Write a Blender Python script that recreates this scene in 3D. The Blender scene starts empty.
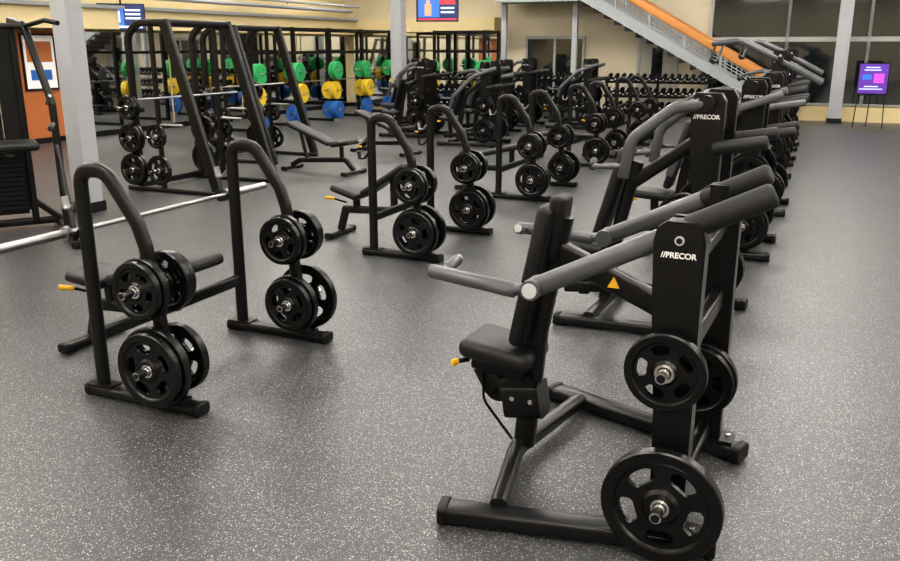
import bpy, math, random
from mathutils import Vector, Matrix
random.seed(4)
S=bpy.context.scene
S.view_settings.view_transform='Standard'
try: S.view_settings.look='Medium High Contrast'
except Exception: pass
S.view_settings.exposure=0.04
V=Vector
# ------------------------------------------------------------ materials
def pbr(name,col,rough=.5,metal=0,emit=None,es=0,spec=.5,noise=0,nscale=40,bump=0):
    m=bpy.data.materials.new(name); m.use_nodes=True
    nt=m.node_tree; b=nt.nodes['Principled BSDF']
    b.inputs['Base Color'].default_value=(*col,1)
    b.inputs['Roughness'].default_value=rough
    b.inputs['Metallic'].default_value=metal
    b.inputs['Specular IOR Level'].default_value=spec
    if emit:
        b.inputs['Emission Color'].default_value=(*emit,1); b.inputs['Emission Strength'].default_value=es
    if noise or bump:
        tc=nt.nodes.new('ShaderNodeTexCoord'); n=nt.nodes.new('ShaderNodeTexNoise')
        n.inputs['Scale'].default_value=nscale; n.inputs['Detail'].default_value=3
        nt.links.new(tc.outputs['Object'],n.inputs['Vector'])
        if noise:
            r=nt.nodes.new('ShaderNodeMapRange')
            r.inputs['To Min'].default_value=1-noise; r.inputs['To Max'].default_value=1+noise
            nt.links.new(n.outputs['Fac'],r.inputs['Value'])
            mx=nt.nodes.new('ShaderNodeVectorMath'); mx.operation='SCALE'
            mx.inputs[0].default_value=col
            nt.links.new(r.outputs[0],mx.inputs['Scale']); nt.links.new(mx.outputs[0],b.inputs['Base Color'])
        if bump:
            bp=nt.nodes.new('ShaderNodeBump'); bp.inputs['Strength'].default_value=bump; bp.inputs['Distance'].default_value=.002
            nt.links.new(n.outputs['Fac'],bp.inputs['Height']); nt.links.new(bp.outputs[0],b.inputs['Normal'])
    return m
BLK=pbr('black_powdercoat',(.006,.006,.0065),.30,0,noise=.1,spec=.36)
BLK2=pbr('black_plastic',(.004,.004,.0045),.5,spec=.32)
IRON=pbr('plate_rubber',(.0045,.0045,.005),.27,0,noise=.15,nscale=80,bump=.12,spec=.38)
PAD=pbr('vinyl_pad',(.008,.008,.009),.45,bump=.2,nscale=300,spec=.4)
GREY=pbr('grey_powdercoat',(.10,.103,.11),.34,.35)
CHR=pbr('chrome',(.78,.78,.79),.2,1)
BAR=pbr('brushed_steel_bar',(.36,.36,.365),.38,1)
CAPG=pbr('light_grey_cap',(.45,.46,.47),.45)
WHT=pbr('white_print',(.8,.8,.8),.5)
YEL=pbr('yellow_knob',(.75,.42,.02),.45)
FOAM=pbr('foam_grip',(.014,.014,.015),.6,bump=.25,nscale=200,spec=.4)
BGRN=pbr('bumper_green',(.03,.36,.11),.5)
BYEL=pbr('bumper_yellow',(.72,.50,.03),.5)
BBLU=pbr('bumper_blue',(.02,.12,.40),.5)
CREAM=pbr('cream_paint',(.66,.54,.30),.7,noise=.04,nscale=3)
WALL=pbr('warm_white_paint',(.60,.53,.39),.7,noise=.04,nscale=3)
ORNG=pbr('terracotta_paint',(.40,.13,.035),.65,noise=.05,nscale=3)
MIRR=pbr('mirror_glass',(.80,.82,.81),.03,1)
GLASS=pbr('night_window_glass',(.010,.014,.015),.05,0,spec=1.0)
FRAME=pbr('window_frame_paint',(.36,.36,.35),.5,.2)
COLP=pbr('column_paint',(.35,.36,.38),.5,noise=.05,nscale=5)
STL=pbr('stair_steel_paint',(.30,.32,.34),.45,.2)
WOOD=pbr('oak_handrail',(.46,.19,.045),.5,noise=.15,nscale=6)
CEIL=pbr('ceiling_tile',(.7,.7,.68),.8,noise=.05,nscale=2)
LAMP=pbr('lamp_diffuser',(.9,.9,.9),.5,emit=(1,.95,.88),es=30)
DOOR=pbr('door_paint',(.35,.33,.28),.5)
POST=pbr('poster_print_glow',(.06,.02,.18),.5,emit=(.13,.03,.36),es=.7)  # sign print with glow added to its colour, no lamp in it
PCYAN=pbr('poster_text_glow',(.5,.6,.9),.5,emit=(.4,.5,.9),es=.6)  # poster lettering, brightened by added emission
PPINK=pbr('poster_graphic_glow',(.5,.05,.4),.5,emit=(.6,.08,.5),es=.7)  # poster artwork, brightened by added emission
SCR=pbr('tv_screen_glow',(.02,.05,.2),.2,emit=(.04,.16,.6),es=1.2)
SCR2=pbr('tv_screen_light',(.3,.3,.3),.2,emit=(.65,.75,.95),es=1.2)
SCR3=pbr('tv_screen_red',(.3,.02,.02),.2,emit=(.7,.04,.06),es=1.1)
SCR4=pbr('tv_screen_skin',(.3,.2,.1),.2,emit=(.5,.3,.2),es=1.0)
SCR5=pbr('tv_screen_navy',(.01,.02,.05),.2,emit=(.01,.03,.12),es=1.0)
def floor_mat():
    m=bpy.data.materials.new('speckled_rubber_floor'); m.use_nodes=True
    nt=m.node_tree; N=nt.nodes; L=nt.links; b=N['Principled BSDF']
    tc=N.new('ShaderNodeTexCoord')
    col=None
    n0=N.new('ShaderNodeTexNoise'); n0.inputs['Scale'].default_value=1.3; n0.inputs['Detail'].default_value=4
    L.new(tc.outputs['Object'],n0.inputs['Vector'])
    cr=N.new('ShaderNodeValToRGB')
    cr.color_ramp.elements[0].color=(.028,.029,.0315,1); cr.color_ramp.elements[0].position=.3
    cr.color_ramp.elements[1].color=(.040,.041,.044,1); cr.color_ramp.elements[1].position=.7
    L.new(n0.outputs['Fac'],cr.inputs[0]); col=cr.outputs[0]
    for sc,th,c,pr in ((115,.30,(.38,.38,.375,1),.62),(190,.36,(.19,.19,.19,1),.5),(66,.15,(.58,.58,.56,1),.68)):
        v=N.new('ShaderNodeTexVoronoi'); v.inputs['Scale'].default_value=sc
        nn=N.new('ShaderNodeTexNoise'); nn.inputs['Scale'].default_value=sc*1.3
        L.new(tc.outputs['Object'],nn.inputs['Vector'])
        vm=N.new('ShaderNodeVectorMath'); vm.operation='MULTIPLY_ADD'
        vm.inputs[1].default_value=(.014,.014,0)
        L.new(nn.outputs['Color'],vm.inputs[0]); L.new(tc.outputs['Object'],vm.inputs[2])
        L.new(vm.outputs[0],v.inputs['Vector'])
        lt=N.new('ShaderNodeMath'); lt.operation='LESS_THAN'; lt.inputs[1].default_value=th
        L.new(v.outputs['Distance'],lt.inputs[0])
        sp=N.new('ShaderNodeSeparateColor'); L.new(v.outputs['Color'],sp.inputs[0])
        gt=N.new('ShaderNodeMath'); gt.operation='GREATER_THAN'; gt.inputs[1].default_value=pr
        L.new(sp.outputs[0],gt.inputs[0])
        mu=N.new('ShaderNodeMath'); mu.operation='MULTIPLY'
        L.new(lt.outputs[0],mu.inputs[0]); L.new(gt.outputs[0],mu.inputs[1])
        mx=N.new('ShaderNodeMix'); mx.data_type='RGBA'
        L.new(mu.outputs[0],mx.inputs[0]); L.new(col,mx.inputs[6]); mx.inputs[7].default_value=c
        col=mx.outputs[2]
    L.new(col,b.inputs['Base Color'])
    b.inputs['Roughness'].default_value=.38
    nb=N.new('ShaderNodeTexNoise'); nb.inputs['Scale'].default_value=160
    L.new(tc.outputs['Object'],nb.inputs['Vector'])
    bp=N.new('ShaderNodeBump'); bp.inputs['Strength'].default_value=.25; bp.inputs['Distance'].default_value=.003
    L.new(nb.outputs['Fac'],bp.inputs['Height']); L.new(bp.outputs[0],b.inputs['Normal'])
    return m
FLOOR=floor_mat()
# ------------------------------------------------------------ mesh builder
def rrect(w,h,r,n=4):
    r=min(r,w*.499,h*.499); out=[]
    for cx,cy,a0 in ((w/2-r,h/2-r,0),(-w/2+r,h/2-r,90),(-w/2+r,-h/2+r,180),(w/2-r,-h/2+r,270)):
        for i in range(n):
            a=math.radians(a0+90*i/(n-1)); out.append((cx+r*math.cos(a),cy+r*math.sin(a)))
    return out
def circ(r,n=16): return [(r*math.cos(2*math.pi*i/n),r*math.sin(2*math.pi*i/n)) for i in range(n)]
def fillet(pts,r,n=7):
    pts=[V(p) for p in pts]
    if len(pts)<3 or r<=0: return pts
    out=[pts[0]]
    for i in range(1,len(pts)-1):
        p=pts[i]; a=pts[i-1]-p; b=pts[i+1]-p
        ang=a.angle(b)
        if ang>math.pi-.02: out.append(p); continue
        d=min(r/math.tan(ang/2),.48*a.length,.48*b.length)
        A=p+a.normalized()*d; B=p+b.normalized()*d
        for k in range(n+1):
            t=k/n; out.append(A*(1-t)**2+p*2*t*(1-t)+B*t*t)
    out.append(pts[-1]); return out
class MB:
    def __init__(s): s.v=[];s.f=[];s.m=[];s.sm=[];s.mats=[]
    def add(s,vs,fs,mat,smooth=False,M=None):
        if mat not in s.mats: s.mats.append(mat)
        mi=s.mats.index(mat); o=len(s.v)
        for p in vs:
            p=V(p); s.v.append(tuple(M@p if M else p))
        for f in fs:
            s.f.append(tuple(i+o for i in f)); s.m.append(mi); s.sm.append(smooth)
    def sweep(s,pts,prof,mat,ref=(0,1,0),r=0,er=0,cap=None,n=7,scale=None):
        P=fillet(pts,r,n); ref=V(ref); k=len(prof); T=[]
        for i in range(len(P)):
            t=V((0,0,0))
            if i>0: t+=(P[i]-P[i-1]).normalized()
            if i<len(P)-1: t+=(P[i+1]-P[i]).normalized()
            T.append(t.normalized())
        rings=[]
        hw=max(abs(a) for a,b in prof); hh=max(abs(b) for a,b in prof)
        def ring(p,t,sa=1,sb=1):
            rr=ref
            if abs(rr.dot(t))>.97: rr=V((1,0,0)) if abs(t.x)<.9 else V((0,0,1))
            sd=(rr-t*rr.dot(t)).normalized(); up=t.cross(sd)
            return [p+sd*a*sa+up*b*sb for a,b in prof]
        for i,(p,t) in enumerate(zip(P,T)):
            sc=1 if scale is None else scale[0]+(scale[1]-scale[0])*i/(len(P)-1)
            if er and i==0:
                for q in (0,.3,.65):
                    sh=er*(1-math.sin(q*math.pi/2))
                    rings.append(ring(p+t*(er*(1-math.sin(math.acos(1-sh/er))) ),t,sc*(1-sh/hw),sc*(1-sh/hh)))
                rings.append(ring(p+t*er,t,sc,sc))
            elif er and i==len(P)-1:
                rings.append(ring(p-t*er,t,sc,sc))
                for q in (.65,.3,0):
                    sh=er*(1-math.sin(q*math.pi/2))
                    rings.append(ring(p-t*(er*(1-math.sin(math.acos(1-sh/er)))),t,sc*(1-sh/hw),sc*(1-sh/hh)))
            else: rings.append(ring(p,t,sc,sc))
        vs=[];fs=[]
        for rg in rings: vs+=rg
        for i in range(len(rings)-1):
            for j in range(k):
                a=i*k+j;b=i*k+(j+1)%k
                fs.append((a,b,b+k,a+k))
        s.add(vs,fs,mat,True)
        c=cap or mat
        s.add(rings[0],[tuple(range(k))[::-1]],c); s.add(rings[-1],[tuple(range(k))],c)
    def cyl(s,a,b,r,mat,n=16,cap=None): s.sweep([a,b],circ(r,n),mat,cap=cap,ref=(.31,.2,.93) if abs((V(b)-V(a)).normalized().z)<.6 else (1,0,0))
    def box(s,c,size,mat,M=None):
        x,y,z=[q/2 for q in size]; c=V(c)
        vs=[c+V((i*x,j*y,k*z)) for i in(-1,1) for j in(-1,1) for k in(-1,1)]
        fs=[(0,1,3,2),(4,6,7,5),(0,4,5,1),(2,3,7,6),(0,2,6,4),(1,5,7,3)]
        s.add(vs,fs,mat,False,M)
    def lathe(s,prof,mat,M,n=40,loop=True):
        k=len(prof)
        for i in range(k if loop else k-1):
            (r1,z1),(r2,z2)=prof[i],prof[(i+1)%k]
            vs=[];fs=[]
            for j in range(n):
                a=2*math.pi*j/n; c,q=math.cos(a),math.sin(a)
                vs+= [(r1*c,r1*q,z1),(r2*c,r2*q,z2)]
            for j in range(n):
                a=2*j;b=2*((j+1)%n); fs.append((a,b,b+1,a+1))
            s.add(vs,fs,mat,True,M)
    def prism(s,poly,a,b,mat,M=None):
        n=len(poly)
        v1=[(x,a,z) for x,z in poly]; v2=[(x,b,z) for x,z in poly]
        s.add(v1,[tuple(range(n))],mat,False,M); s.add(v2,[tuple(range(n))[::-1]],mat,False,M)
        s.add(v1+v2,[(i,(i+1)%n,(i+1)%n+n,i+n) for i in range(n)],mat,False,M)
    def mesh(s,name):
        me=bpy.data.meshes.new(name); me.from_pydata(s.v,[],s.f)
        for m in s.mats: me.materials.append(m)
        me.polygons.foreach_set('material_index',s.m); me.polygons.foreach_set('use_smooth',s.sm)
        me.update(); return me
def obj(name,me,loc=(0,0,0),rot=0):
    if isinstance(me,MB): me=me.mesh(name)
    o=bpy.data.objects.new(name,me); S.collection.objects.link(o)
    o.location=loc; o.rotation_euler=(0,0,math.radians(rot)); return o
def curve_geo(make):
    o=make(); S.collection.objects.link(o); bpy.context.view_layer.update()
    dg=bpy.context.evaluated_depsgraph_get(); ev=o.evaluated_get(dg); me=ev.to_mesh()
    vs=[tuple(v.co) for v in me.vertices]; fs=[tuple(p.vertices) for p in me.polygons]
    ev.to_mesh_clear(); bpy.data.objects.remove(o)
    return vs,fs
def text_geo(txt,size,ext=.001):
    def mk():
        c=bpy.data.curves.new('t','FONT'); c.body=txt; c.size=size; c.extrude=ext; c.offset=.0012; c.align_x='CENTER'; c.align_y='CENTER'
        return bpy.data.objects.new('t',c)
    return curve_geo(mk)
def web_geo(seg=48):
    def mk():
        c=bpy.data.curves.new('w','CURVE'); c.dimensions='2D'; c.fill_mode='BOTH'; c.extrude=.05; c.bevel_depth=.0
        def sp(pts):
            q=c.splines.new('POLY'); q.points.add(len(pts)-1)
            for i,p in enumerate(pts): q.points[i].co=(p[0],p[1],0,1)
            q.use_cyclic_u=True
        sp([(.82*math.cos(2*math.pi*i/seg),.82*math.sin(2*math.pi*i/seg)) for i in range(seg)])
        sp([(.15*math.cos(2*math.pi*i/16),.15*math.sin(2*math.pi*i/16)) for i in range(16)])
        for h in range(5):
            th=math.radians(90+72*h); pts=[]
            for i in range(28):
                a=2*math.pi*i/28; ca,sa=math.cos(a),math.sin(a)
                ea=math.copysign(abs(ca)**.6,ca); eb=math.copysign(abs(sa)**.6,sa)
                rr=.575+.13*eb; an=th+math.radians(22.5)*ea
                pts.append((rr*math.cos(an),rr*math.sin(an)))
            sp(pts)
        return bpy.data.objects.new('w',c)
    return curve_geo(mk)
WEB=web_geo()
LOGO=text_geo('//PRECOR',.045)
def axisM(c,ax):
    ax=V(ax).normalized(); return Matrix.Translation(V(c))@ax.to_track_quat('Z','Y').to_matrix().to_4x4()
def plate(mb,c,ax,R,t=.042,mat=None,n=44):
    mat=mat or IRON; M=axisM(c,ax); h=t/2
    vs,fs=WEB
    wz=.45*h/.05
    rot=Matrix.Rotation(random.random()*6.28,4,'Z')
    mb.add([(x*R,y*R,z*wz) for x,y,z in vs],fs,mat,False,M@rot)
    b=.006
    mb.lathe([(.76*R,-h*.5),(.79*R,-h+.003),(.82*R,-h),(R-b,-h),(R,-h+b),(R,h-b),(R-b,h),(.82*R,h),(.79*R,h-.003),(.76*R,h*.5)],mat,M,n)
    mb.lathe([(.026,-h),(.26*R,-h),(.32*R,-h*.5),(.32*R,h*.5),(.26*R,h),(.026,h)],mat,M,24)
    mb.lathe([(.026,h+.0005),(.036,h+.0005),(.036,-h-.0005),(.026,-h-.0005)],CHR,M,20)
def bumper(mb,c,ax,R,t,mat):
    M=axisM(c,ax); h=t/2
    mb.lathe([(.03,-h*.7),(.42*R,-h*.7),(.5*R,-h),(.96*R,-h),(R,-h*.7),(R,h*.7),(.96*R,h),(.5*R,h),(.42*R,h*.7),(.03,h*.7)],mat,M,32)
    mb.lathe([(.026,-h*.9),(.2*R,-h*.9),(.2*R,h*.9),(.026,h*.9)],CHR,M,20)
def peg(mb,a,b,r=.022):
    a=V(a);b=V(b); mb.cyl(a,b,r,CHR,18)
    d=(b-a).normalized(); mb.cyl(b-d*.004,b+d*.004,r*.72,BLK2,14)
    mb.cyl(a,a+d*.012,r*1.9,BLK,18)
def pad(mb,a,b,w,t,ref=(0,1,0),mat=None): mb.sweep([a,b],rrect(w,t,t*.42,5),mat or PAD,ref=ref,er=t*.38)
def logo(mb,c,M3,sc=1):
    vs,fs=LOGO; mb.add([V(v)*sc for v in vs],fs,WHT,False,Matrix.Translation(V(c))@M3)
LY=Matrix(((-1,0,0,0),(0,0,1,0),(0,1,0,0),(0,0,0,1)))
LYn=Matrix(((1,0,0,0),(0,0,-1,0),(0,1,0,0),(0,0,0,1)))
# ------------------------------------------------------------ shoulder press (hero)
def foot(mb,a,b,w=.1,h=.065,z=.012):
    a=V(a);b=V(b); zz=V((0,0,z+h/2)); d=(b-a).normalized()
    sd=V((0,0,1)).cross(d)
    mb.sweep([a+zz,b+zz],rrect(w,h,.018,4),BLK,ref=sd)
    for e,q in ((a,-1),(b,1)):
        mb.sweep([e+zz+d*q*-.03,e+zz+d*q*.012],rrect(w+.012,h+.012,.02,4),BLK2,ref=sd,er=.008)
    for e in (a+d*.06,b-d*.06): mb.cyl(e,e+V((0,0,z+.002)),.035,BLK2,14)
def shoulder_press():
    mb=MB()
    for sy in (1,-1):
        foot(mb,(.79,.66*sy if sy>0 else -.74,0),(-.26,.42*sy,0),w=.11,h=.07)
        py=.455*sy; t=.042
        poly=[(-.155,.08),(-.03,.08),(-.015,.6),(.015,.98),(.025,1.24),(.015,1.29),(-.02,1.315),(-.115,1.315),(-.148,1.29),(-.158,1.24),(-.155,.98),(-.158,.6)]
        mb.prism(poly,py-t,py+t,BLK)
        inner=[(x*.94-.004,z*.985+.012) for x,z in poly[2:]]
        mb.prism(inner,py-t-.006,py+t+.006,BLK)
        mb.box((-.095,py,.09),(.24,.13,.02),BLK)
        for bx in (-.19,0.0):
            mb.cyl((bx,py,.1),(bx,py,.112),.012,CHR,8)
        o=1 if sy>0 else -1
        logo(mb,(-.068,py+o*(t+.007),1.195),LY if o>0 else LYn,.64)
        mb.cyl((-.068,py+o*(t+.004),1.25),(-.068,py+o*(t+.012),1.25),.017,CAPG,22)
        mb.cyl((-.068,py+o*(t+.004),1.25),(-.068,py+o*(t+.014),1.25),.011,BLK,22)
        R0=(-.36 if sy>0 else -.27,.385*sy,1.42 if sy>0 else 1.385); J=(.47,.50*sy,1.01)
        R0=V(R0);J=V(J); d=(J-R0).normalized()
        mid=R0+d*.30
        mb.sweep([mid-d*.03,J+d*.03],rrect(.066,.078,.031,5),GREY,ref=(0,1,0),er=.01)
        mb.sweep([R0,mid+d*.02],circ(.045,24),FOAM,er=.018)
        mb.cyl(J+V((0,-.05*o,0)),J+V((0,.052*o,0)),.040,GREY,24)
        mb.cyl(J+V((0,.052*o,0)),J+V((0,.058*o,0)),.030,CAPG,24)
        mb.sweep([J,J+V((.10,.02*o,-.02)),J+V((.46,-.02*o,.01))],circ(.024,16),GREY,r=.08)
        mb.sweep([J+V((.07,.014*o,-.018)),J+V((.46,-.02*o,.01))],circ(.030,18),GREY,er=.01)
        mb.sweep([J+V((.40,-.012*o,.0)),J+V((.42,-.10*o,.015)),J+V((.40,-.16*o,.035))],circ(.019,14),GREY,r=.04)
        mb.sweep([J+V((.415,-.08*o,.01)),J+V((.40,-.16*o,.035))],circ(.025,16),GREY,er=.008)
        mb.cyl(J+V((.40,-.158*o,.035)),J+V((.3995,-.164*o,.0365)),.020,CAPG,16)
        mb.sweep([(-.068,(.455-.075)*sy,1.18),(-.068,(.455-.075)*sy,1.32)],rrect(.09,.03,.012),BLK,ref=(1,0,0))
    peg(mb,(-.06,.50,.77),(-.06,.62,.77)); plate(mb,(-.06,.548,.77),(0,1,0),.150,.038)
    peg(mb,(-.085,.50,.245),(-.085,.67,.245)); plate(mb,(-.085,.57,.245),(0,1,0),.228,.05,n=64)
    peg(mb,(-.04,-.41,.41),(-.04,-.25,.41)); plate(mb,(-.04,-.36,.41),(0,1,0),.18,.04); plate(mb,(-.04,-.315,.41),(0,1,0),.17,.036)
    peg(mb,(-.06,-.50,.77),(-.06,-.62,.77))
    peg(mb,(-.085,-.50,.245),(-.085,-.66,.245))
    mb.sweep([(.57,.58,.075),(.70,.05,.075),(.60,-.62,.075)],rrect(.075,.075,.026,5),BLK,ref=(0,0,1),r=.35,n=12)
    mb.sweep([(-.08,.42,.14),(-.08,-.42,.14)],rrect(.07,.06,.02),BLK,ref=(0,0,1))
    mb.sweep([(-.09,.44,.80),(-.09,-.44,.80)],rrect(.09,.06,.02),BLK,ref=(0,0,1))
    mb.sweep([(-.08,.42,1.13),(-.08,-.42,1.13)],rrect(.06,.06,.02),BLK,ref=(0,0,1))
    mb.sweep([(.68,0,.08),(.63,0,.66),(.53,0,1.2)],rrect(.07,.10,.025,5),BLK,ref=(0,1,0),r=.2)
    mb.sweep([(.58,0,1.06),(-.08,0,.78)],rrect(.07,.10,.022,5),BLK,ref=(0,1,0))
    Md=Matrix.Translation((.28,.037,.935))
    mb.prism([(-.027,-.022),(.027,-.022),(0,.028)],0,.002,YEL,Md)
    mb.box((.42,.0365,.992),(.045,.002,.03),WHT)
    pad(mb,(.705,0,.60),(.575,0,1.25),.24,.07)
    mb.sweep([(.665,0,.62),(.545,0,1.22)],rrect(.2,.03,.01),BLK2,ref=(0,1,0))
    mb.sweep([(.565,0,1.0),(.535,0,1.29)],rrect(.15,.07,.03,5),BLK2,ref=(0,1,0),er=.02)
    pad(mb,(.62,0,.525),(.965,0,.57),.32,.09)
    mb.sweep([(.66,0,.46),(.92,0,.49)],rrect(.2,.07,.02),BLK2,ref=(0,1,0),er=.01)
    mb.sweep([(.64,0,.43),(.81,0,.34),(.88,0,.46)],rrect(.13,.12,.03),BLK2,ref=(0,1,0),r=.03)
    mb.sweep([(.59,0,.33),(.77,0,.30)],rrect(.14,.17,.03),BLK,ref=(0,1,0))
    for bx in (.63,.72): mb.cyl((bx,.07,.33),(bx,.078,.33),.012,CHR,8)
    mb.cyl((.93,.10,.50),(.97,.15,.50),.012,BLK,12); mb.sweep([(.965,.145,.50),(.98,.175,.50)],circ(.016,12),YEL,er=.006)
    mb.sweep([(.87,.07,.46),(.86,.08,.30),(.72,.06,.12)],rrect(.018,.006,.002),BLK2,r=.1)
    return mb
sp_me=shoulder_press().mesh('shoulder_press_machine')
obj('shoulder_press_machine',sp_me,(.967,3.364,0),154)
# ------------------------------------------------------------ plate-loaded machine variants
def chest_press(v=0):
    mb=MB(); H=1.62 if v!=3 else 1.85
    for sy in (1,-1):
        foot(mb,(.85,.50*sy,0),(-.32,.42*sy,0),w=.10,h=.065)
        py=.27*sy; t=.04; o=sy
        poly=[(-.15,.15),(-.02,.15),(0,.9),(.045,1.3),(.055,H-.06),(.03,H),(-.13,H),(-.16,H-.05),(-.155,1.3),(-.15,.9)]
        mb.prism(poly,py-t,py+t,BLK)
        mb.prism([(x*.93-.003,z*.985+.016) for x,z in poly[2:]],py-t-.006,py+t+.006,BLK)
        mb.sweep([(-.085,.22*sy,.17),(-.085,.44*sy,.08)],rrect(.12,.09,.02),BLK,ref=(1,0,0))
        logo(mb,(-.05,py+o*(t+.008),H-.15),LY if o>0 else LYn,.85)
        mb.cyl((-.05,py+o*t,H-.07),(-.05,py+o*(t+.014),H-.07),.022,CAPG,18)
        if v==0:
            path=[(-.05,.37*sy,H-.06),(.14,.40*sy,H-.09),(.40,.44*sy,1.32),(.44,.44*sy,1.06)]
            hd=[(.43,.44*sy,1.14),(.66,.40*sy,1.12),(.70,.24*sy,1.14)]
        elif v==1:
            path=[(-.30,.37*sy,1.50),(.15,.42*sy,1.34),(.55,.46*sy,.96),(.62,.44*sy,.74)]
            hd=[(.57,.44*sy,.92),(.84,.40*sy,.92),(.90,.24*sy,.94)]
        elif v==2:
            path=[(-.42,.38*sy,1.30),(.10,.42*sy,1.22),(.50,.46*sy,1.40),(.80,.44*sy,1.34)]
            hd=[(.76,.44*sy,1.36),(.98,.38*sy,1.25),(.96,.2*sy,1.2)]
        else:
            path=[(-.62,.38*sy,1.42),(-.05,.37*sy,1.72),(.50,.44*sy,1.98),(.86,.42*sy,1.94)]
            hd=[(.80,.42*sy,1.95),(.86,.40*sy,1.72),(.84,.22*sy,1.68)]
        mb.sweep(path,rrect(.055,.075,.027,5),GREY,ref=(0,1,0),r=.16,er=.01)
        mb.cyl((-.05,.31*sy,H-.06 if v!=3 else 1.72),(-.05,.40*sy,H-.06 if v!=3 else 1.72),.05,BLK,20)
        mb.sweep(hd,circ(.02,12),GREY,r=.06); mb.sweep([hd[1],hd[2]],circ(.027,14),FOAM,er=.01)
        zz=1.27 if v!=1 else 1.12
        mb.sweep([(-.10,.32*sy,zz),(-.44,.33*sy,zz+.06)],circ(.045,18),FOAM,er=.02)
        px=.03 if v==0 else -.07
        peg(mb,(px,.31*sy,.78),(px,.56*sy,.78)); plate(mb,(px,.37*sy,.78),(0,1,0),.20,.04,n=36); plate(mb,(px,.42*sy,.78),(0,1,0),.17,.036,n=36)
        mb.box((px/2-.04,.30*sy,.78),(abs(px)+.1,.03,.1),BLK)
        peg(mb,(-.07,.31*sy,.31),(-.07,.60*sy,.31))
        for k,rr in enumerate((.225,.225,.2)):
            plate(mb,(-.07,(.36+.047*k)*sy,.31),(0,1,0),rr,.042,n=40)
    mb.sweep([(.62,.48,.075),(.62,-.48,.075)],rrect(.07,.07,.02),BLK,ref=(0,0,1))
    mb.sweep([(-.085,.24,.17),(-.085,-.24,.17)],rrect(.12,.09,.02),BLK,ref=(0,0,1))
    mb.sweep([(-.05,.26,1.40),(-.05,-.26,1.40)],rrect(.10,.12,.02),BLK,ref=(0,0,1))
    mb.sweep([(-.10,0,.17),(.45,0,.20),(.95,0,.14)],rrect(.07,.09,.02),BLK,ref=(0,1,0),r=.2)
    if v!=3:
        mb.sweep([(.64,0,.08),(.55,0,.7),(.45,0,1.12)],rrect(.07,.09,.02),BLK,ref=(0,1,0),r=.2)
        mb.sweep([(.50,0,.95),(-.05,0,1.36)],rrect(.07,.09,.02),BLK,ref=(0,1,0))
        pad(mb,(.70,0,.56),(.52,0,1.22),.27,.075)
    else:
        mb.sweep([(.12,0,.2),(.30,0,.74)],rrect(.06,.08,.02),BLK,ref=(0,1,0))
        mb.sweep([(.34,.26,.72),(.34,-.26,.72)],circ(.07,20),FOAM,ref=(0,0,1),er=.02)
        mb.cyl((.30,-.28,.72),(.30,.28,.72),.02,BLK,10)
    pad(mb,(.64,0,.47),(1.02,0,.50),.32,.08)
    mb.sweep([(.8,0,.10),(.82,0,.45)],rrect(.06,.08,.02),BLK,ref=(0,1,0))
    mb.sweep([(.98,.12,.44),(1.03,.16,.44)],circ(.018,10),YEL,er=.005)
    return mb
names=['chest_press_machine','incline_press_machine','lever_row_machine','lat_pulldown_machine']
cps=[chest_press(i).mesh(names[i]) for i in range(4)]
for i,(x,y,v,rt) in enumerate(((1.74,5.78,0,154),(2.80,8.0,1,156),(3.75,10.1,2,156),(4.62,12.25,3,156),(5.5,14.3,0,156),(6.4,16.4,3,156),(7.2,18.4,2,156))):
    obj(names[v],cps[v],(x,y,0),rt)
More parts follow.
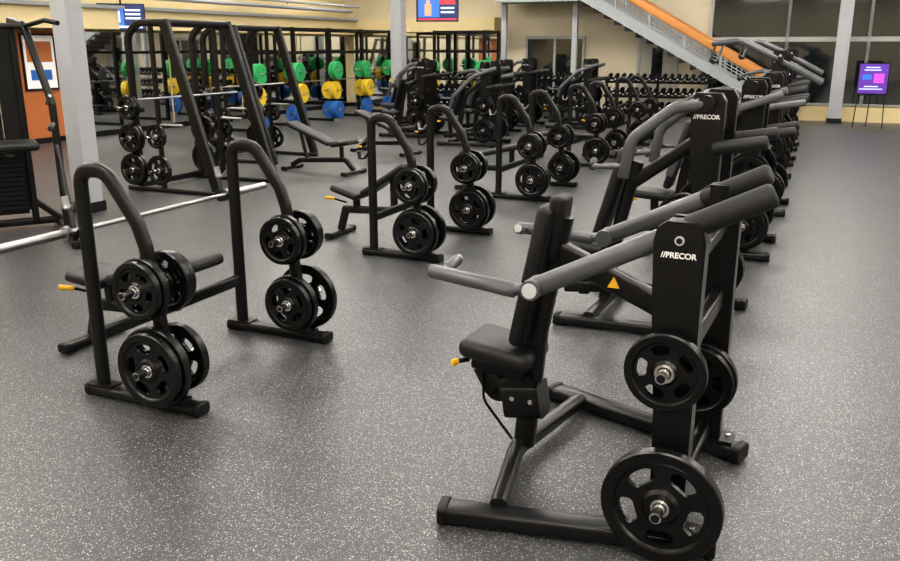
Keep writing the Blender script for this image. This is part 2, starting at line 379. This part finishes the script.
# ------------------------------------------------------------ olympic benches
def olympic_bench(v=0):
    mb=MB()
    for sy in (1,-1):
        y=.63*sy
        foot(mb,(.40,y,0),(-.38,y,0),w=.10,h=.055,z=.008)
        mb.sweep([(.31,y,.06),(.31,y,1.28),(.13,y,1.29),(-.06,y,1.02),(-.10,y,.9),(-.20,y,.06)],rrect(.056,.082,.026,5),BLK,ref=(0,1,0),r=.13,n=9)
        mb.box((.31,y,.066),(.17,.1,.012),BLK); mb.box((-.19,y,.066),(.17,.1,.012),BLK)
        for hz in (.94,1.10):
            mb.sweep([(.34,y-.0,hz+.02),(.385,y,hz-.03),(.435,y,hz-.035),(.445,y,hz+.03)],rrect(.05,.014,.005),BAR if hz>1 else BLK2,ref=(0,1,0),r=.015)
        for (z,x) in ((.70,-.135),(.275,-.175)):
            for o in (1,-1):
                a=y+o*.03
                peg(mb,(x,a,z),(x,y+o*.235,z),.021)
                if z>.5:
                    plate(mb,(x,y+o*.085,z),(0,1,0),.165,.04,n=40); plate(mb,(x,y+o*.131,z),(0,1,0),.155 if v!=2 else .11,.036,n=40)
                else:
                    R=.222 if o*sy>0 or v==1 else .19
                    plate(mb,(x,y+o*.09,z),(0,1,0),R,.048,n=44)
                    if o>0: plate(mb,(x,y+o*.138,z),(0,1,0),R*.92,.04,n=44)
    mb.sweep([(.32,.62,.36),(.32,-.62,.36)],rrect(.08,.06,.02),BLK,ref=(0,0,1))
    mb.sweep([(.30,0,.36),(.50,0,.30),(1.0,0,.28)],rrect(.06,.08,.02),BLK,ref=(0,1,0),r=.2)
    mb.sweep([(.98,0,.30),(1.05,0,.06)],rrect(.06,.08,.02),BLK,ref=(0,1,0))
    foot(mb,(1.06,.24,0),(1.06,-.24,0),w=.08,h=.05,z=.008)
    if v==0:
        pad(mb,(.02,0,.66),(.76,0,.49),.28,.07); pad(mb,(.79,0,.46),(1.08,0,.49),.32,.07)
        mb.sweep([(.36,0,.33),(.36,0,.56)],rrect(.06,.07,.02),BLK,ref=(0,1,0))
    elif v==1:
        pad(mb,(.25,0,.78),(.74,0,.46),.28,.07); pad(mb,(.77,0,.43),(1.08,0,.52),.32,.07)
        mb.sweep([(.42,0,.32),(.42,0,.64)],rrect(.06,.07,.02),BLK,ref=(0,1,0))
    else:
        pad(mb,(.0,0,.44),(1.0,0,.44),.28,.07)
        mb.sweep([(.42,0,.32),(.42,0,.41)],rrect(.06,.07,.02),BLK,ref=(0,1,0))
    mb.sweep([(.85,0,.28),(.86,0,.44)],rrect(.06,.07,.02),BLK,ref=(0,1,0))
    mb.sweep([(1.06,.10,.40),(1.12,.17,.42)],circ(.017,12),YEL,er=.005)
    mb.sweep([(.98,0,.35),(1.06,.1,.40)],circ(.01,8),BLK)
    return mb
obm=[olympic_bench(i).mesh('olympic_bench') for i in range(3)]
for i,(x,y) in enumerate(((-1.42,4.88),(-.18,8.2),(1.17,11.3),(2.5,14.4),(3.85,17.5))):
    obj('olympic_bench',obm[(0,1,0,2,1)[i]],(x,y,0),156)
def barbell():
    mb=MB()
    mb.cyl((0,-.66,0),(0,.66,0),.0145,BAR,14)
    for s in (1,-1):
        mb.cyl((0,.66*s,0),(0,.69*s,0),.038,BAR,20); mb.cyl((0,.69*s,0),(0,1.10*s,0),.025,BAR,20)
    return mb
bbm=barbell().mesh('barbell')
def loc(o,x,y,z,rot=156):
    c,s=math.cos(math.radians(rot)),math.sin(math.radians(rot)); return (o[0]+x*c-y*s,o[1]+x*s+y*c,z)
obj('barbell',bbm,loc((-1.42,4.88),.412,0,.937),156)
# ------------------------------------------------------------ power rack with slanted front beams
def power_rack():
    mb=MB(); W=.62
    for sy in (1,-1):
        y=W*sy
        mb.sweep([(0,y,.03),(1.55,y,.03)],rrect(.10,.06,.015),BLK,ref=(0,1,0))
        mb.sweep([(.05,y,.05),(.72,y,2.22)],rrect(.075,.15,.02),BLK,ref=(0,1,0))
        mb.sweep([(1.35,y,.05),(1.35,y,2.05),(1.15,y,2.2),(.68,y,2.2)],rrect(.075,.09,.02),BLK,ref=(0,1,0),r=.2)
        mb.sweep([(.95,y,.05),(.95,y,2.16)],rrect(.05,.06,.01),BLK,ref=(0,1,0))
        mb.cyl((.55,y,.9),(.95,y,.9),.02,BAR,10)
        for z,rr in ((.30,.222),(.72,.2),(1.12,.165)):
            peg(mb,(1.35,y+.03*sy,z),(1.35,y+.30*sy,z))
            plate(mb,(1.35,y+.08*sy,z),(0,1,0),rr,.045,n=32); plate(mb,(1.35,y+.13*sy,z),(0,1,0),rr*.95,.045,n=32)
        for z,rr in ((.30,.2),(.75,.16)):
            peg(mb,(.95,y+.02*sy,z),(.95,y+.26*sy,z)); plate(mb,(.95,y+.07*sy,z),(0,1,0),rr,.045,n=32)
    mb.sweep([(.70,-W,2.2),(.70,W,2.2)],rrect(.08,.08,.015),BLK,ref=(0,0,1))
    mb.sweep([(1.2,-W,2.2),(1.2,W,2.2)],rrect(.08,.06,.015),BLK,ref=(0,0,1))
    mb.sweep([(1.35,-W,.08),(1.35,W,.08)],rrect(.08,.08,.015),BLK,ref=(0,0,1))
    mb.cyl((.9,-1.0,1.25),(.9,1.0,1.25),.014,BAR,10)
    return mb
prm=power_rack().mesh('power_rack')
obj('power_rack',prm,(-2.75,11.5,0),156)
obj('power_rack',prm,(-2.65,14.6,0),156)
# adjustable benches
def adj_bench():
    mb=MB()
    foot(mb,(.60,.28,0),(.60,-.28,0),w=.07,h=.05); foot(mb,(-.62,.22,0),(-.62,-.22,0),w=.07,h=.05)
    mb.sweep([(.60,0,.07),(.45,0,.22),(-.45,0,.16),(-.62,0,.07)],rrect(.06,.08,.02),BLK,ref=(0,1,0),r=.1)
    mb.sweep([(.38,0,.2),(.38,0,.42)],rrect(.06,.06,.02),BLK,ref=(0,1,0))
    mb.sweep([(-.30,0,.17),(-.42,0,.62)],rrect(.05,.05,.015),BLK,ref=(0,1,0))
    pad(mb,(.26,0,.44),(.62,0,.50),.30,.07); pad(mb,(.22,0,.45),(-.62,0,.74),.28,.07)
    mb.sweep([(.60,.12,.42),(.66,.14,.42)],circ(.016,10),YEL,er=.004)
    return mb
abm=adj_bench().mesh('adjustable_bench')
for x,y,r in ((-2.0,13.2,-30),(-1.2,15.6,-35)):
    obj('adjustable_bench',abm,(x,y,0),r)
for i,(x,y,v) in enumerate(((.75,17.0,1),(-.55,18.7,0),(1.15,19.2,2),(-.75,20.9,1),(1.9,21.2,0),(3.3,20.6,1))):
    obj(names[v],cps[v],(x,y,0),156)
# ------------------------------------------------------------ assisted dip machine (far left)
def dip_machine():
    mb=MB()
    foot(mb,(.8,.45,0),(-.75,.45,0),w=.09,h=.06); foot(mb,(.8,-.45,0),(-.75,-.45,0),w=.09,h=.06)
    for sy in (1,-1):
        mb.sweep([(-.55,.2*sy,.05),(-.55,.2*sy,2.15)],rrect(.07,.10,.02),BLK,ref=(0,1,0))
        mb.sweep([(.05,.45*sy,.05),(.0,.45*sy,1.35),(-.2,.3*sy,2.1),(-.55,.2*sy,2.15)],rrect(.07,.09,.02),BLK,ref=(0,1,0),r=.15)
        mb.sweep([(.0,.44*sy,1.15),(.6,.36*sy,1.15)],circ(.02,12),GREY); mb.sweep([(.35,.39*sy,1.15),(.62,.355*sy,1.15)],circ(.027,12),FOAM,er=.01)
        mb.cyl((.02,.40*sy,1.35),(.45,.40*sy,1.45),.016,BAR,12)
        mb.sweep([(-.2,.3*sy,2.1),(.25,.45*sy,2.15),(.4,.55*sy,2.12)],circ(.024,12),BLK,r=.1)
        mb.sweep([(.7,.45*sy,.08),(.25,.42*sy,.95)],rrect(.05,.07,.02),BLK,ref=(0,1,0))
        mb.sweep([(-.55,.45*sy,.08),(-.55,.2*sy,.3)],rrect(.07,.07,.02),BLK,ref=(1,0,0))
    mb.sweep([(-.55,-.45,.07),(-.55,.45,.07)],rrect(.08,.06,.02),BLK,ref=(0,0,1))
    mb.box((-.55,0,1.15),(.06,.36,1.9),BLK2); mb.box((-.66,0,1.0),(.12,.30,1.7),BLK)
    for k in range(14): mb.box((-.48,0,.25+.05*k),(.10,.26,.042),IRON)
    mb.cyl((-.47,0,.9),(-.47,0,2.1),.006,CHR,8)
    pad(mb,(.10,0,.98),(.55,0,.98),.5,.08)
    mb.sweep([(-.5,0,.8),(.4,0,.92)],rrect(.08,.08,.02),BLK,ref=(0,1,0))
    mb.sweep([(-.2,-.3,2.1),(-.2,.3,2.1)],rrect(.06,.06,.02),BLK,ref=(0,0,1))
    return mb
dpm=dip_machine().mesh('assisted_dip_machine')
obj('assisted_dip_machine',dpm,(-4.42,8.45,0),-60)
# ------------------------------------------------------------ ROOM (rotated frame: x=s, y=u)
RR=-24.0
cR,sR=math.cos(math.radians(RR)),math.sin(math.radians(RR))
def rp(s,u): return (s*cR-u*sR, s*sR+u*cR)
def rbox(name,x0,x1,y0,y1,z0,z1,mat):
    mb=MB(); c=((x0+x1)/2,(y0+y1)/2,(z0+z1)/2)
    mb.box((0,0,0),(x1-x0,y1-y0,z1-z0),mat)
    p=rp(c[0],c[1]); return obj(name,mb,(p[0],p[1],c[2]),RR)
def robj(name,mb,s=0,u=0,z=0,rot=0):
    p=rp(s,u); return obj(name,mb,(p[0],p[1],z),RR+rot)
L0,R0,F0,B0,H0=-14.6,11.0,-5.0,24.7,4.6
rbox('floor',L0-.3,R0+.3,F0-.3,B0+.3,-.1,0,FLOOR)
rbox('ceiling',L0-.3,R0+.3,F0-.3,B0+.3,H0,H0+.15,CEIL)
rbox('wall_left',L0-.2,L0,F0,B0,0,H0,CREAM)
rbox('wall_back',L0-.2,R0+.2,B0,B0+.2,0,H0,WALL)
rbox('wall_right',R0,R0+.2,F0,B0,0,H0,WALL)
rbox('wall_front',L0-.2,R0+.2,F0-.2,F0,0,H0,WALL)
rbox('wall_accent',L0,L0+.04,7.5,13.4,0,2.2,ORNG)
rbox('trim_1',L0,L0+.6,4,B0-.6,2.25,2.66,CREAM)
rbox('trim_2',L0,L0+.7,4,B0-.6,2.66,2.73,COLP)
rbox('trim_3',L0,-9.3,B0-.6,B0,2.32,2.72,CREAM)
mb=MB()
for dx,z,r in ((.85,2.92,.05),(1.1,3.05,.035)):
    mb.cyl((dx,-8,z),(dx,8,z),r,COLP,14)
for k in range(6): mb.box((.9,-7.5+3*k,3.8),(.03,.03,1.6),COLP)
robj('ceiling_pipes',mb,L0,15.5,0)
for k,(a,b) in enumerate(((13.5,16.2),(16.25,18.9),(18.95,21.6),(21.65,24.4))):
    rbox('wall_mirror',L0+.0,L0+.03,a,b,.12,2.2,MIRR)
for k,(a,b) in enumerate(((-14.4,-12.7),(-12.65,-11.0),(-10.95,-9.3))):
    rbox('wall_mirror',a,b,B0-.03,B0,.12,2.3,MIRR)
rbox('baseboard_left',L0,L0+.045,F0,B0,0,.11,BLK2)
rbox('baseboard_back',L0,-3.3,B0-.045,B0,0,.11,BLK2)
mb=MB(); mb.box((0,0,0),(.03,.8,1.1),BLK2); mb.box((.017,0,0),(.004,.72,1.02),WHT); mb.box((.020,0,.2),(.004,.6,.4),ORNG); mb.box((.020,0,-.25),(.004,.5,.2),BBLU)
robj('framed_poster',mb,L0+.06,12.5,1.6)
for i in range(7):
    x0=-3.2+i*1.95
    mb=MB(); w=1.95
    for z0,z1 in ((.45,2.02),(2.14,3.1),(3.16,4.3)):
        mb.box((0,0,(z0+z1)/2),(w-.08,.02,z1-z0),GLASS)
    mb.box((-w/2,-.03,2.38),(.07,.09,3.9),FRAME); mb.box((w/2,-.03,2.38),(.07,.09,3.9),FRAME)
    for z,h in ((.43,.05),(2.08,.12),(3.13,.06),(4.3,.06)): mb.box((0,-.03,z),(w,.08,h),FRAME)
    robj('window_%d'%(i+1),mb,x0+w/2,B0-.03,0)
rbox('trim_4',-3.3,R0,B0-.12,B0,0,.38,CREAM)
mb=MB(); mb.box((0,0,1.05),(.95,.05,2.1),DOOR); mb.box((-.52,0,1.08),(.08,.08,2.16),FRAME); mb.box((.52,0,1.08),(.08,.08,2.16),FRAME); mb.box((0,0,2.15),(1.12,.08,.08),FRAME)
mb.box((0,-.03,1.45),(.3,.01,.8),GLASS); mb.cyl((.38,-.07,1.0),(.28,-.07,1.0),.012,CHR)
robj('door_1',mb,-4.6,B0-.04,0)
mb=MB(); mb.box((0,0,1.05),(1.7,.05,2.1),GLASS)
for x in (-.87,0,.87): mb.box((x,-.01,1.07),(.07,.07,2.14),FRAME)
mb.box((0,-.01,2.15),(1.8,.08,.08),FRAME)
robj('door_2',mb,-7.6,B0-.04,0)
def column(name,x,y,w):
    mb=MB(); mb.sweep([(0,0,0),(0,0,H0)],rrect(w,w,.015),COLP,ref=(1,0,0)); mb.sweep([(0,0,0),(0,0,.12)],rrect(w+.04,w+.04,.01),BLK2,ref=(1,0,0))
    obj(name,mb,(x,y,0),RR)
column('column',-4.33,9.95,.24); column('column',-1.3,22.0,.30)
p=rp(-.05+.15,B0-.55); column('column',p[0],p[1],.32)
lm=MB(); lm.box((0,0,0),(2.4,.5,.03),LAMP); lm.box((0,0,.03),(2.5,.6,.05),FRAME)
lme=lm.mesh('ceiling_light')
for s in (-12,-8,-4,0,4,8):
    for u in (-3,1,5,9,13,17,21.5):
        robj('ceiling_light',lme,s,u,H0-.07)
def tv(w,h,k=0):
    mb=MB(); mb.box((0,0,0),(w,.06,h),BLK2); mb.box((0,-.032,0),(w-.04,.004,h-.04),SCR5)
    mb.box((-w*.2,-.034,h*.02),(w*.5,.004,h*.7),SCR)
    if k==0:
        mb.box((-w*.28,-.037,h*.10),(w*.16,.004,h*.3),SCR4); mb.box((-w*.08,-.037,h*.02),(w*.1,.004,h*.42),SCR2)
        for q in range(3): mb.box((w*.24,-.036,h*(.26-.15*q)),(w*.32,.004,h*.07),SCR2)
        mb.box((0,-.0375,-h*.36),(w*.85,.004,h*.08),SCR2)
    else:
        mb.box((-w*.22,-.038,-h*.05),(w*.16,.004,h*.45),SCR4); mb.cyl((-w*.22,-.034,h*.25),(-w*.22,-.041,h*.25),w*.05,SCR4,14)
        mb.box((w*.24,-.036,h*.24),(w*.36,.004,h*.16),SCR3)
        for q in range(2): mb.box((w*.24,-.036,h*(.02-.16*q)),(w*.32,.004,h*.07),SCR2)
        mb.box((0,-.0375,-h*.41),(w*.9,.004,h*.06),SCR3)
    return mb
m=tv(.95,.55); m.cyl((0,.2,0),(0,.03,0),.03,BLK2,10); m.sweep([(0,.2,-.02),(0,.2,2.05)],circ(.02,10),BLK2)
obj('hanging_television',m,(-6.98,18.7,2.50),20)
m=tv(1.05,.62,1); m.cyl((0,.03,0),(0,.12,0),.03,BLK2,10); m.sweep([(0,.12,-.05),(0,.12,1.78)],circ(.025,10),BLK2)
obj('hanging_television',m,(-.31,21.8,2.80),-5)
# ------------------------------------------------------------ rig with bumper plates on left
def rig(n,pitch,H=2.35):
    mb=MB()
    for i in range(n+1):
        y=i*pitch
        for x in (0,1.1):
            mb.box((x,y,H/2),(.075,.075,H),BLK)
        mb.box((.55,y,H-.04),(1.1,.07,.07),BLK); mb.box((.55,y,.035),(1.1,.07,.07),BLK)
        for z,mt,R in ((1.30,BGRN,.225),(.80,BYEL,.228),(.30,BBLU,.228)):
            mb.cyl((-.04,y,z),(-.36,y,z),.024,CHR,12)
            for k in range(2+(i+int(z*10))%2): bumper(mb,(-.09-.07*k,y,z),(1,0,0),R,.06,mt)
            if (i+int(z*10))%3:
                mb.cyl((0,y-.03,z),(0,y-.30,z),.024,CHR,12)
                bumper(mb,(0.0,y-.09,z),(0,1,0),R*.98,.06,mt)
    for x in (0,1.1):
        for z in (H-.04,1.75): mb.box((x,n*pitch/2,z),(.06,n*pitch,.06),BLK)
    for i in range(n):
        mb.cyl((.14,i*pitch+.1,1.05),(.14,(i+1)*pitch-.1,1.05),.015,BAR,10)
    return mb
m=rig(4,1.65)
m.v=[(-x,y,z) for x,y,z in m.v]
robj('squat_rig',m,-12.0,16.0,0)
m=rig(1,1.6); m.v=[(y,x,z) for x,y,z in m.v]
robj('squat_rig',m,-10.9,B0-1.35,0)
# ------------------------------------------------------------ dumbbell racks
def dumb_rack(L):
    mb=MB(); db=MB()
    for x in (-L/2,0,L/2):
        mb.sweep([(x,.25,.03),(x,.18,1.12)],rrect(.06,.08,.01),BLK,ref=(1,0,0)); mb.box((x,0,.03),(.07,.6,.06),BLK)
    for k,(y,z) in enumerate(((-.16,.32),(-.02,.68),(.10,1.04))):
        M=Matrix.Translation((0,y,z))@Matrix.Rotation(math.radians(18),4,'X')
        mb.box((0,-.13,0),(L,.05,.05),BLK,M); mb.box((0,.13,0),(L,.05,.05),BLK,M)
        nn=int(L/.17)
        for i in range(nn):
            x=-L/2+.1+i*(L-.2)/(nn-1); r=.068-.010*k/2
            for a,b in ((-.15,-.06),(.06,.15)):
                db.sweep([M@V((x,a,.03+r)),M@V((x,b,.03+r))],circ(r,10),IRON,ref=(1,0,0))
            db.sweep([M@V((x,-.07,.03+r)),M@V((x,.07,.03+r))],circ(.016,8),CHR,ref=(1,0,0))
            db.sweep([M@V((x,-.154,.03+r)),M@V((x,-.150,.03+r))],circ(r*.45,10),CAPG,ref=(1,0,0))
    return mb,db
a,b=dumb_rack(2.7); am=a.mesh('dumbbell_rack'); bm=b.mesh('dumbbells')
for s in (-10.0,-7.1,-4.2):
    robj('dumbbell_rack',am,s,22.6,0); robj('dumbbells',bm,s,22.6,0)
# ------------------------------------------------------------ staircase along back wall
def stairs():
    mb=MB(); run,rise=.295,.165; n=19; W=1.1
    sl=rise/run; Lx=n*run
    for y in (-W/2,W/2):
        M=Matrix.Translation((0,y,0))
        mb.prism([(.15,0),(-Lx,Lx*sl),(-Lx,Lx*sl+.34),(-.05,.34),(.15,.2)],-.03,.03,STL,M)
        mb.sweep([(.30,y,.62),(-Lx,y,Lx*sl+.80)],rrect(.07,.19,.02),WOOD,ref=(0,1,0))
        for k in range(7):
            x=.08-k*(Lx/6.02); zz=-x*sl
            mb.box((x,y,zz+.50 if k else .38),(.05,.05,.70),STL)
        for q in range(4):
            o=.40+q*.085
            mb.sweep([(.08,y,o-.05),(-Lx,y,Lx*sl+o)],circ(.011,6),STL)
        for k in range(44):
            x=.05-k*Lx/44; mb.box((x,y,-x*sl+.52),(.012,.012,.42),STL)
    for i in range(n):
        mb.box((-.02-i*run,0,(i+1)*rise-.02),(run+.03,W-.06,.04),STL)
        mb.box((-.02-i*run-run/2,0,(i+1)*rise-.1),(.01,W-.06,.17),GREY)
    z=Lx*sl; mb.box((-Lx-1.2,0,z+.12),(2.4,W+.06,.34),STL)
    for y in (-W/2,W/2):
        mb.sweep([(-Lx,y,z+.80),(-Lx-2.4,y,z+.82)],rrect(.07,.19,.02),WOOD,ref=(0,1,0))
        for x in (-Lx-.1,-Lx-1.2,-Lx-2.3): mb.box((x,y,z+.5),(.05,.05,.70),STL)
    for x in (-Lx-.2,-Lx-2.3):
        mb.box((x,0,z/2),(.14,.14,z),COLP)
    return mb
robj('staircase',stairs(),-.95,23.75,0)
mb=MB()
for x in (-.25,.25): mb.sweep([(x*1.3,.0,0),(x,.05,1.45)],circ(.012,8),BLK2)
mb.sweep([(0,.5,0),(0,.06,1.4)],circ(.012,8),BLK2); mb.box((0,.0,.78),(.6,.05,.03),BLK2)
mb.box((0,0,1.16),(.66,.025,.72),BLK2); mb.box((0,-.014,1.16),(.62,.004,.68),POST)
for z,w in ((1.42,.3),(1.36,.36),(.98,.3),(.92,.5)): mb.box((-.03,-.017,z),(w,.003,.025),PCYAN)
mb.box((.12,-.017,1.17),(.22,.003,.22),PPINK); mb.box((-.14,-.017,1.20),(.2,.003,.12),SCR)  # printed artwork made to glow; blue block reuses the screen emission
obj('easel_sign',mb,(10.05,20.5,0),-22)
# ------------------------------------------------------------ camera
cam=bpy.data.cameras.new('camera'); cam.lens=33.6; cam.sensor_width=36; cam.clip_end=200
co=bpy.data.objects.new('camera',cam); S.collection.objects.link(co)
co.location=(0,0,1.91); co.rotation_euler=(math.radians(90-15.6),0,0); S.camera=co
w=bpy.data.worlds.new('night'); S.world=w; w.use_nodes=True
w.node_tree.nodes['Background'].inputs[0].default_value=(.02,.025,.04,1); w.node_tree.nodes['Background'].inputs[1].default_value=.3
